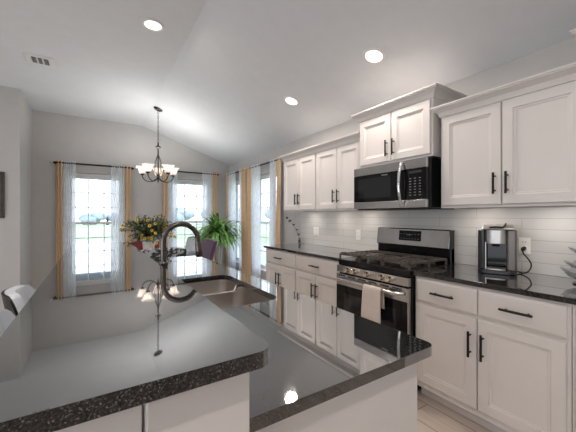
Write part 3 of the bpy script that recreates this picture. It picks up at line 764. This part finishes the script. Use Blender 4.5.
# ------------------------------------------------------------------ bar stools
def stool(label, y):
    r = thing('bar_stool', label, 'bar stool', (-.10, y, 0), 0, 'low-backed bar stools')
    s = MB(); s.rings([[(px, py, z) for px, py in rrect(-.17+i, .15-i, -.19+i, .19-i, .07)] for i, z in ((.012, .67), (0, .69), (0, .725), (.01, .742), (.04, .752))]); s.build('seat', 'vinyl', r, smooth=True)
    # curved back: shell and padded inner face
    Rb = .23; cx = .055
    def arc(rad, z, lean): return [(cx-lean-rad*math.cos(a)*.98, rad*math.sin(a), z) for a in [math.radians(-50+100*k/16) for k in range(17)]]
    def slab(ri, ro, z0, z1, crn, name, m, puff=0):
        b = MB(); bm = b.bm; nz = 8; I, O = [], []
        for j in range(nz+1):
            t = j/nz; z = z0+(z1-z0)*t; lean = .05*t
            ia, oa = arc(ri, z, lean), arc(ro, z, lean)
            # rounded upper corners: the ends drop
            def fix(P):
                q = []
                for k, p in enumerate(P):
                    u = abs(k-8)/8; top = z1 - crn*max(0, (u-.55)/.45)**2.2
                    q.append((p[0], p[1], z0+(top-z0)*t))
                return q
            ia = fix(ia); oa = fix(oa)
            if puff:
                ia = [(p[0]+puff*(abs(math.sin(k*PI/4))*abs(math.sin(t*2*PI)))*.9+puff*.3, p[1], p[2]) for k, p in enumerate(ia)]
            I.append([bm.verts.new(p) for p in ia]); O.append([bm.verts.new(p) for p in oa])
        for j in range(nz):
            for k in range(16):
                bm.faces.new((I[j][k], I[j][k+1], I[j+1][k+1], I[j+1][k])); bm.faces.new((O[j][k+1], O[j][k], O[j+1][k], O[j+1][k+1]))
            for k in (0, 16): bm.faces.new((I[j][k], I[j+1][k], O[j+1][k], O[j][k]))
        for j in (0, nz):
            for k in range(16): bm.faces.new((I[j][k], I[j][k+1], O[j][k+1], O[j][k]))
        return b.build(name, m, r, smooth=True)
    slab(.226, .236, .70, .990, .10, 'backrest', 'shell')
    slab(.196, .2255, .715, .992, .10, 'back_pad', 'vinyl', .016)
    MB().cyl((0, 0, .03), (0, 0, .67), .03, 18).build('column', 'chrome', r, smooth=True)
    MB().lathe([(0, 0.001), (.16, 0.001), (.16, .010), (.13, .022), (.04, .035), (0, .035)], seg=28).build('base', 'chrome', r, smooth=True)
    f = MB(); f.tube([(.145*math.cos(a), .145*math.sin(a), .28) for a in [2*PI*k/24 for k in range(25)]], .010, 8, cap=False)
    for a in (0, PI/2, PI, 1.5*PI): f.cyl((0, 0, .28), (.145*math.cos(a), .145*math.sin(a), .28), .007, 8)
    f.build('footrest', 'chrome', r, smooth=True)
stool('low-backed bar stool with pale vinyl and black shell, the farther of the two', 1.75)
stool('low-backed pale vinyl bar stool cut by the left picture edge', 1.31)

# ------------------------------------------------------------------ coffee maker
def coffee():
    r = thing('coffee_maker', 'grey and silver single-cup coffee maker on the black countertop', 'coffee maker', (2.43, 1.015, ZC+.001), math.radians(22))
    # local: front faces -x
    w = .112
    MB().prism(rrect(-.135, .10, -w, w, [.05, .03, .03, .05]), 'z', 0, .026).build('base', 'plastic_grey', r, bevel=.004)
    MB().prism(rrect(-.13, -.015, -.052, .062, [.03, 0, 0, .03]), 'z', .0265, .036).build('drip_tray', 'plastic_silver', r, bevel=.002)
    MB().box(.03, .10, -w+.014, w-.014, .0265, .30).build('rear_housing', 'plastic_side', r, bevel=.01)
    MB().prism(rrect(-.095, .095, -w, -.056, [.012, .012, .004, .012]), 'z', .0265, .300).build('right_column', 'plastic_side', r, bevel=.006)
    MB().prism(rrect(-.085, .095, .066, w, [.012, .004, .02, .03]), 'z', .0265, .295).build('water_tank', 'plastic_grey', r, bevel=.006)
    MB().box(-.112, -.086, .0585, .067, .0265, .215).build('trim_strip', 'plastic_silver', r, bevel=.002)
    MB().box(-.07, .098, -w-.006, -w-.0005, .028, .302).build('side_panel', 'side_light', r, bevel=.002)
    MB().box(.012, .0295, -.055, .065, .037, .215).build('back_panel', 'blackglass', r)
    h = MB(); h.prism(rrect(-.125, .028, -.05, .058, [.03, .004, .004, .03]), 'z', .205, .302); h.build('brew_head', 'plastic_silver', r, bevel=.006)
    MB().cyl((-.06, .004, .185), (-.06, .004, .205), .022, 16).build('nozzle', 'black', r, smooth=True)
    l = MB(); l.prism([(-.128, .303), (.09, .303), (.09, .322), (.03, .338), (-.07, .330), (-.128, .316)], 'y', -w+.012, w-.03); l.build('lid', 'plastic_silver', r, bevel=.006)
    t = MB(); t.tube([(-.13, .04, .318), (-.142, .004, .322), (-.13, -.035, .318), (-.05, -.05, .338), (.03, -.052, .343)], .0055, 8); t.build('lid_handle', 'black', r, smooth=True)
    # cord to the outlet
    inv = Matrix.Rotation(-math.radians(22), 4, 'Z')
    def lc(p): return inv @ (Vector(p)-Vector(r.location))
    P = [(2.50, .945, .945), (2.49, .90, .922), (2.47, .865, .923), (2.478, .838, .945), (2.505, .838, .985), (2.525, .865, 1.02), (2.535, .893, 1.05), (2.54, .898, 1.075)]
    Q = []
    for i in range(len(P)-1):
        p0, p1, p2, p3 = [Vector(P[max(0, min(len(P)-1, i+k))]) for k in (-1, 0, 1, 2)]
        for s in range(5):
            u = s/5; Q.append(.5*((2*p1)+(p2-p0)*u+(2*p0-5*p1+4*p2-p3)*u*u+(-p0+3*p1-3*p2+p3)*u**3))
    Q.append(Vector(P[-1]))
    MB().tube([lc(q) for q in Q], .0042, 8).build('power_cord', 'black', r, smooth=True)
    g = MB(); g.tube([lc((2.566, .898, 1.082)), lc((2.545, .898, 1.08)), lc((2.53, .898, 1.07))], [.015, .014, .007], 10); g.build('plug', 'black', r, smooth=True)
coffee()
def outlet(label, y, z, n=1):
    r = thing('outlet', label, 'outlet', (XW-.0112, y, z), 0, 'wall outlets')
    w = .035 if n == 1 else .058
    MB().box(-.006, 0, -w, w, -.058, .058).build('plate', 'outlet', r, bevel=.003)
    for k in range(n):
        yy = 0 if n == 1 else (-.023+.046*k)
        for s in (-1, 1):
            f = MB().box(-.0085, -.006, yy-.017, yy+.017, s*.026-.016, s*.026+.016).build('receptacle', 'outlet', r, bevel=.002)
            q = MB()
            for dy in (-.007, .007): q.box(-.0088, -.0083, yy+dy-.0014, yy+dy+.0014, s*.026-.003, s*.026+.008)
            q.build('slots', 'slot', f)
outlet('white double outlet plate on the tile left of the range near the sprig', 3.28, 1.10, 2)
outlet('white single outlet plate on the tile just left of the range backguard', 2.495, 1.095)
outlet('white outlet plate with the coffee maker plugged in', .898, 1.10)

# clear glass stand
def stand():
    r = thing('glass_stand', 'three-tier clear glass scalloped dish stand at the right picture edge', 'serving dish', (2.41, .515, ZC+.001))
    def dish(z, rad, h, name):
        mb = MB(); bm = mb.bm; seg = 48; rows = []
        for (f, dz) in ((.25, 0), (.55, .004), (.8, h*.45), (.95, h*.9), (1.0, h)):
            rows.append([bm.verts.new((rad*f*(1+(.07 if f > .7 else 0)*math.cos(8*2*PI*k/seg))*math.cos(2*PI*k/seg), rad*f*(1+(.07 if f > .7 else 0)*math.cos(8*2*PI*k/seg))*math.sin(2*PI*k/seg), z+dz+(.008*math.cos(8*2*PI*k/seg) if f > .9 else 0))) for k in range(seg)])
        for a, b in zip(rows, rows[1:]):
            for k in range(seg): bm.faces.new((a[k], a[(k+1) % seg], b[(k+1) % seg], b[k]))
        bm.faces.new(rows[0])
        return mb.build(name, 'clear', r, smooth='all', solid=.005)
    MB().lathe([(0, 0), (.085, 0), (.088, .006), (.05, .014), (.02, .022), (0, .022)], seg=32).build('foot', 'blue_glass', r, smooth=True)
    dish(.024, .135, .055, 'lower_dish'); dish(.085, .118, .034, 'middle_dish'); dish(.170, .100, .034, 'upper_dish')
    MB().lathe([(0, .030), (.012, .030), (.008, .06), (.014, .075), (.008, .09), (.012, .112), (.008, .14), (.013, .155), (.008, .17), (.010, .184), (.006, .22), (.014, .232), (0, .245)], seg=16).build('stem', 'clear', r, smooth=True)
stand()

# sprig in a little vase
r = thing('bud_vase', 'tiny clear glass vase at the curtain end of the left countertop', 'vase', (2.50, 3.575, ZC+.001))
MB().lathe([(.0, 0.001), (.022, 0.001), (.024, .004), (.018, .02), (.012, .035), (.013, .05), (.0115, .05), (.0105, .035), (.016, .02), (.018, .006), (0, .005)], seg=20).build('body', 'clear', r, smooth=True)
t = thing('leafy_branch', 'thin dark green leafy sprig leaning left out of the tiny vase', 'branch', (2.50, 3.575, ZC+.010))
bp = [(0, 0, 0), (.002, 0, .045), (-.01, .015, .11), (-.03, .035, .18), (-.055, .075, .25), (-.085, .125, .31), (-.11, .17, .345)]
MB().tube(bp, [.0028, .0028, .0025, .0022, .002, .0016, .001], 7).build('stem', 'stem', t, smooth=True)
lf = MB()
def leaf(mb, p, d, ln, wd, up=Vector((0, 0, 1)), bend=.25):
    p = Vector(p); d = Vector(d).normalized(); s = d.cross(up)
    if s.length < 1e-3: s = Vector((1, 0, 0))
    s.normalize(); n = s.cross(d)
    prof = [(0, .12), (.25, .8), (.5, 1), (.75, .7), (1, .05)]; L = []
    for (u, w) in prof:
        c = p + d*ln*u - n*bend*ln*u*u
        L.append((mb.bm.verts.new(c - s*wd*w/2 + n*wd*.12*w), mb.bm.verts.new(c), mb.bm.verts.new(c + s*wd*w/2 + n*wd*.12*w)))
    for a, b in zip(L, L[1:]):
        mb.bm.faces.new((a[0], a[1], b[1], b[0])); mb.bm.faces.new((a[1], a[2], b[2], b[1]))
for i in range(1, 7):
    for s in (-1, 1):
        p = Vector(bp[i]); leaf(lf, p, (s*random.uniform(.2, .6), s*random.uniform(.5, 1), random.uniform(-.3, .7)), random.uniform(.055, .08), random.uniform(.034, .046))
lf.build('leaves', 'leaf_sprig', t, smooth='all')

# ------------------------------------------------------------------ dining set
TX, TY = .80, 4.68
t = thing('dining_table', 'round dark wood dining table behind the island', 'table', (TX, TY, 0))
MB().lathe([(0, .725), (.52, .725), (.55, .735), (.555, .75), (.54, .76), (0, .76)], seg=48).build('tabletop', 'darkwood', t, smooth=True)
MB().lathe([(0, .08), (.12, .08), (.09, .14), (.06, .25), (.08, .42), (.055, .55), (.10, .70), (.2, .724), (0, .724)], seg=24).build('pedestal', 'darkwood', t, smooth=True)
for k in range(4):
    a = PI/4+k*PI/2
    MB().tube([(.05*math.cos(a), .05*math.sin(a), .14), (.22*math.cos(a), .22*math.sin(a), .10), (.36*math.cos(a), .36*math.sin(a), .032)], [.035, .03, .03], 10).build('foot', 'darkwood', t, smooth=True)

def chair(label, x, y, rz, m, bz=.93, w=.47, lean=.10, wire=False):
    r = thing('dining_chair', label, 'chair', (x, y, 0), rz, 'upholstered dining chairs')   # local: faces +y, back at -y
    h = w/2
    MB().prism(rrect(-h, h, -.22, .22, .04), 'z', .40, .485).build('seat', m, r, bevel=.02, seg=3)
    MB().box(-h+.02, h-.02, -.20, .20, .345, .399).build('seat_frame', 'darkwood', r)
    b = MB(); L = []
    for j in range(9):
        u = j/8; z = .46+(bz-.46)*u; yy = -.205-lean*u; ww = h*(1-.02*u)
        zz = [z + (.028*(1-((xx)/ww)**2) if j == 8 else 0) for xx in (-ww, -ww*.5, 0, ww*.5, ww)]
        xs = (-ww, -ww*.5, 0, ww*.5, ww)
        L.append([(xs[k], yy-.035, zz[k]) for k in range(5)] + [(xs[k], yy+.035, zz[k]) for k in range(4, -1, -1)])
    b.rings(L); b.build('backrest', m, r, bevel=.015, seg=3)
    if wire:
        MB().tube([(-h, -.21, .42), (-h, -.21-lean, bz+.01), (-h*.5, -.21-lean, bz+.028), (0, -.21-lean, bz+.033), (h*.5, -.21-lean, bz+.028), (h, -.21-lean, bz+.01), (h, -.21, .42)], .012, 8).build('back_frame', 'black', r, smooth='all')
    for sx in (-1, 1):
        MB().tube([(sx*(h-.035), .175, .36), (sx*(h-.03), .185, 0.001)], [.022, .015], 10).build('leg', 'darkwood', r, smooth=True)
        MB().tube([(sx*(h-.035), -.185, .36), (sx*(h-.03), -.235, 0.001)], [.022, .015], 10).build('leg', 'darkwood', r, smooth=True)
    return r
chair('dining chair in black and white scroll fabric, its back turned to the island', .62, 3.78, 0, 'damask', .945, .53)
chair('dark red dining chair behind the flower pot', .74, 5.42, PI+.05, 'red', .86, .52, .08)
chair('purple velvet dining chair left of the range wall, below the fern', 1.31, 4.93, PI/2+.17, 'purple', .90, .44, .14)
chair('white dining chair seen through the faucet arch', 1.30, 5.70, PI/2+.15, 'white_uph', .885, .44, .08, True)

# flowers on the table
FX, FY = .69, 4.86
r = thing('potted_flowers', 'bushy yellow-flowered plant in a white pot on the dining table', 'plant', (FX, FY, .761))
MB().lathe([(0, 0), (.070, 0), (.083, .13), (.088, .190), (.080, .190), (.078, .17), (0, .17)], seg=28).build('pot', 'pot_white', r, smooth=True)
MB().lathe([(.0890, .180), (.098, .195), (.100, .245), (.093, .245), (.087, .195), (.0890, .180)], seg=28).build('pot_rim', 'pot_rim', r, smooth=True)
MB().lathe([(0, .225), (.088, .225), (.088, .23), (0, .235)], seg=20).build('soil', 'soil', r)
f = MB(); st = MB(); tips = []
rnd = random.Random(11)
for i in range(120):
    a = rnd.uniform(0, 2*PI); e = rnd.uniform(.05, 1.0)
    rad = .40*math.cos(e*1.1)*rnd.uniform(.55, 1.0); zz = .24+.34*math.sin(e*1.4)*rnd.uniform(.7, 1)
    if rnd.random() < .25: zz = .20+rnd.uniform(-.03, .08)
    tip = Vector((rad*math.cos(a), rad*math.sin(a)*.8, zz)); base = Vector((.04*math.cos(a), .04*math.sin(a), .22)); mid = (base+tip)/2+Vector((0, 0, .06))
    st.tube([base, mid, tip], [.003, .0025, .0015], 5); tips.append(tip)
    for k in range(16):
        u = rnd.uniform(.35, 1.05); p = base*(1-u)**2+mid*2*u*(1-u)+tip*u*u
        leaf(f, p, (rnd.uniform(-1, 1), rnd.uniform(-1, 1), rnd.uniform(-.5, .8)), rnd.uniform(.035, .065), rnd.uniform(.018, .03))
f.build('foliage', 'leaf_dark', r, smooth='all'); st.build('stems', 'stem', r, smooth='all')
cands = [tp for tp in tips if tp.y < .12]
rnd.shuffle(cands)
fl = [tp for tp in cands if tp.z < .42][:24] + [tp for tp in cands if tp.z >= .42][:7]
for tp in fl:
    d = Vector((-.15+rnd.uniform(-.5, .5), -1, rnd.uniform(-.1, .6))).normalized(); q = d.to_track_quat('Z', 'Y').to_matrix().to_4x4()
    pm = MB(); c = tp + d*.03
    for k in range(9):
        a = 2*PI*k/9; dd = q @ Vector((math.cos(a), math.sin(a), .25)); leaf(pm, c, dd, .025, .013, up=d, bend=.2)
    b = pm.build('blossom', 'petal', r, smooth='all')
    e = MB(); e.sphere(c+d*.004, .0085, sub=2); e.build('flower_center', 'flower_eye', b, smooth='all')

# fern on a white wire stand
PX, PY = 1.98, 5.52
s = thing('plant_stand', 'white wire plant stand in the corner behind the purple chair', 'plant stand', (PX, PY, 0)); UP = .05
w_ = MB()
for k in range(12):
    a = 2*PI*k/12; w_.tube([(.13*math.cos(a), .13*math.sin(a), .70+UP), (.155*math.cos(a), .155*math.sin(a), .78+UP), (.185*math.cos(a), .185*math.sin(a), .86+UP)], .0045, 6)
for (rr, z) in ((.13, .70+UP), (.157, .785+UP), (.185, .86+UP)): w_.tube([(rr*math.cos(2*PI*k/32), rr*math.sin(2*PI*k/32), z) for k in range(33)], .006, 6, cap=False)
w_.lathe([(0, .694+UP), (.13, .694+UP), (.13, .704+UP), (0, .704+UP)], seg=28)
w_.build('basket', 'white_metal', s, smooth=True)
for k in range(3):
    a = 2*PI*k/3+.4
    MB().tube([(.12*math.cos(a), .12*math.sin(a), .70+UP), (.07*math.cos(a), .07*math.sin(a), .42), (.17*math.cos(a), .17*math.sin(a), .005)], .009, 8).build('leg', 'white_metal', s, smooth=True)
r = thing('potted_fern', 'large arching green fern in front of the right wall curtains', 'plant', (PX, PY, .705+UP))
MB().lathe([(0, 0), (.095, 0), (.12, .14), (.125, .15), (.115, .15), (.11, .13), (0, .13)], seg=28).build('pot', 'pot_white', r, smooth=True)
MB().lathe([(0, .131), (.108, .131), (.108, .137), (0, .142)], seg=20).build('soil', 'soil', r)
fb = MB(); rnd = random.Random(5)
def blade(mb, a, e, ln, wd, droop):
    p = Vector((.03*math.cos(a), .03*math.sin(a), .135)); d = Vector((math.cos(a)*math.cos(e), math.sin(a)*math.cos(e), math.sin(e)))
    side = Vector((-math.sin(a), math.cos(a), 0)); n = 9; L = []
    for i in range(n+1):
        u = i/n; wv = wd*(math.sin(PI*min(1, u*.85+.15))**.8)*(1 if u < .95 else .4)
        nn = side.cross(d)
        L.append((mb.bm.verts.new(p-side*wv/2+nn*wv*.15), mb.bm.verts.new(p), mb.bm.verts.new(p+side*wv/2+nn*wv*.15)))
        p = p + d*ln/n; d = (d + Vector((0, 0, -droop/n*(.4+1.3*u)))).normalized()
    for a_, b_ in zip(L, L[1:]):
        mb.bm.faces.new((a_[0], a_[1], b_[1], b_[0])); mb.bm.faces.new((a_[1], a_[2], b_[2], b_[1]))
for i in range(190):
    blade(fb, rnd.uniform(0, 2*PI), rnd.uniform(.35, 1.45), rnd.uniform(.36, .70), rnd.uniform(.045, .08), rnd.uniform(2.0, 4.2))
fb.build('foliage', 'leaf', r, smooth='all')

# ------------------------------------------------------------------ chandelier
def chandelier():
    x, y = .876, 5.2; zt = zc(x)
    r = thing('chandelier', 'dark bronze five-arm chandelier with frosted glass shades', 'chandelier', (x, y, 1.86))
    H = zt-1.86
    mt = Matrix.Translation((0, 0, H-.001)) @ Matrix.Rotation(SL, 4, 'Y')
    MB().lathe([(0, 0), (.07, 0), (.07, -.008), (.055, -.022), (.02, -.034), (0, -.034)], seg=28, mtx=mt).build('canopy', 'bronze', r, smooth=True)
    ch = MB(); z = .66; k = 0
    while z < H-.04:
        L = []
        for i in range(13):
            a = 2*PI*i/12; u, v = .011*math.cos(a), .024*math.sin(a)
            L.append((u, 0, z+v) if k % 2 == 0 else (0, u, z+v))
        ch.tube(L, .0032, 6, cap=False); z += .037; k += 1
    ch.build('chain', 'bronze', r, smooth='all')
    b = MB(); b.lathe([(0, .0), (.008, .004), (.014, .016), (.008, .028), (.022, .04), (.030, .06), (.018, .078), (.010, .09), (.010, .40), (.016, .42), (.011, .44), (.011, .52), (.018, .535), (.045, .552), (.047, .560), (.02, .570), (.010, .60), (.013, .625), (0, .64)], seg=20); b.build('column', 'bronze', r, smooth=True)
    for k in range(5):
        a = 2*PI*k/5 + math.radians(80.5)
        ca, sa = math.cos(a), math.sin(a)
        pr = [(.018, .06), (.07, .012), (.13, -.002), (.20, .022), (.240, .075), (.243, .105)]
        P = []
        for i in range(len(pr)-1):
            q = [Vector((*pr[max(0, min(len(pr)-1, i+j))], 0)) for j in (-1, 0, 1, 2)]
            for s in range(5):
                u = s/5; v = .5*((2*q[1])+(q[2]-q[0])*u+(2*q[0]-5*q[1]+4*q[2]-q[3])*u*u+(-q[0]+3*q[1]-3*q[2]+q[3])*u**3); P.append((v.x*ca, v.x*sa, v.y))
        P.append((pr[-1][0]*ca, pr[-1][0]*sa, pr[-1][1]))
        am = MB(); am.tube(P, .0068, 8)
        # slim scroll from the column shoulder
        sc = [(.012, .09), (.05, .16), (.062, .24), (.045, .33), (.016, .41)]
        am.tube([(p*ca, p*sa, q) for p, q in sc], .0042, 6)
        ao = am.build('arm', 'bronze', r, smooth='all')
        cx, cy = .243*ca, .243*sa
        MB().lathe([(0, .100), (.014, .100), (.030, .112), (.032, .124), (.012, .128), (.012, .15), (0, .15)], (cx, cy, 0), 18).build('socket', 'bronze', ao, smooth=True)
        sh = MB(); sh.lathe([(.030, .125), (.042, .130), (.050, .150), (.053, .175), (.062, .205), (.082, .232), (.098, .245)], (cx, cy, 0), 28); so = sh.build('shade', 'frosted', r, smooth='all', solid=.004)
        bl = MB(); bl.sphere((cx, cy, .178), .020, (1, 1, 1.25), 2); bl.build('bulb', 'lens', so, smooth='all')
        ld = bpy.data.lights.new('bulb_light', 'POINT'); ld.energy = BULB_W; ld.color = (1.0, .97, .94); ld.shadow_soft_size = .024
        lo = bpy.data.objects.new('bulb_light', ld); COL.objects.link(lo); lo.parent = r; lo.location = (cx, cy, .225)
chandelier()

# ------------------------------------------------------------------ recessed lamps, register, picture
def can(label, x, y, w=1.0):
    z = zc(x); sl = x > XR
    r = thing('recessed_light', label, 'ceiling light', (x, y, z-.0005), 0, 'recessed ceiling lights')
    if sl: r.rotation_euler = (0, SL, 0)
    MB().lathe([(.070, -.002), (.074, -.008), (.085, -.011), (.096, -.006), (.098, 0), (.070, 0), (.070, -.002)], seg=36).build('trim_ring', 'white_trim', r, smooth=True)
    MB().lathe([(0, -.0035), (.071, -.0035), (.071, -.001), (0, -.001)], seg=32).build('lens', 'lens', r, smooth=True)
    ld = bpy.data.lights.new('can_light', 'AREA'); ld.shape = 'DISK'; ld.size = .13; ld.energy = CAN_W*w; ld.color = WARM
    lo = bpy.data.objects.new('can_light', ld); COL.objects.link(lo); lo.parent = r; lo.location = (0, 0, -.013)
can('lit recessed light on the flat ceiling, upper left', .461, 3.0)
can('large lit recessed light on the sloped ceiling above the range', 1.984, 1.749)
can('smaller lit recessed light on the sloped ceiling nearest the back wall', 1.96, 2.972)
can('unseen recessed light added on the flat ceiling over the living area', -1.6, 1.0, 1.2)  # this and the four cans below are unseen, added to light the room
can('unseen recessed light added on the flat ceiling over the near end of the bar', .30, -.5, 1.2)
can('unseen recessed light added over the middle of the living area', -3.4, -.5, 1.2)
can('unseen recessed light added on the flat ceiling beyond the living area', -3.4, 3.2, 1.2)
can('unseen recessed light added near the rear wall behind the bar', -1.0, -2.6, 1.2)

for (px_, py_, lb) in ((-2.6, 1.6, 'added globe fill lamp out of view over the living area, nearer the island'), (-2.6, -2.0, 'added globe fill lamp out of view at the rear of the living area')):  # unseen globes added to brighten the ceiling and the room
    g = thing('fill_globe', lb, 'added fill lamp', (px_, py_, 2.25), 0, 'added globe fill lamps')
    MB().sphere((0, 0, 0), .14, sub=3).build('globe', 'lens', g, smooth='all')
    MB().cyl((0, 0, .138), (0, 0, .80), .006, 8).build('stem', 'bronze', g, smooth=True)
    MB().lathe([(0, .775), (.055, .775), (.06, .809), (0, .809)], seg=24).build('canopy', 'bronze', g, smooth=True)
    ld = bpy.data.lights.new('globe_fill', 'POINT'); ld.energy = FILL_GLOBE_W; ld.color = (.95, .98, 1.0); ld.shadow_soft_size = .15
    lo = bpy.data.objects.new('globe_fill', ld); COL.objects.link(lo); lo.parent = g

r = thing('air_register', 'white louvered air register on the flat ceiling, upper left', 'air vent', (-.495, 4.36, ZF-.0005))
MB().prism(rrect(-.13, .13, -.125, .125, .008), 'z', -.010, 0).build('frame', 'vent', r, bevel=.004)
MB().box(-.075, .075, -.075, .075, -.0108, -.0102).build('opening', 'dark_gap', r)
for k in range(7):
    yy = -.066+k*.022
    mt = Matrix.Translation((0, yy, -.014)) @ Matrix.Rotation(.5, 4, 'X')
    MB().box(-.075, .075, -.007, .007, -.001, .001, mt).build('louver', 'vent', r)
MB().box(-.033, -.018, -.075, .075, -.0165, -.0108).build('mullion', 'vent', r); MB().box(.018, .033, -.075, .075, -.0165, -.0108).build('mullion', 'vent', r)

r = thing('picture_frame', 'dark weathered picture frame on the wall at the left picture edge', 'picture', (-1.28, YL-.001, 1.595))
fr = MB(); a, b = .28, .31; w = .04
fr.box(-a, a, -.028, 0, b-w, b); fr.box(-a, a, -.028, 0, -b, -b+w); fr.box(-a, -a+w, -.028, 0, -b+w, b-w); fr.box(a-w, a, -.028, 0, -b+w, b-w)
fr.build('frame', 'frame_wood', r, bevel=.003)
MB().box(-a+w, a-w, -.014, -.002, -b+w, b-w).build('print', 'art', r)
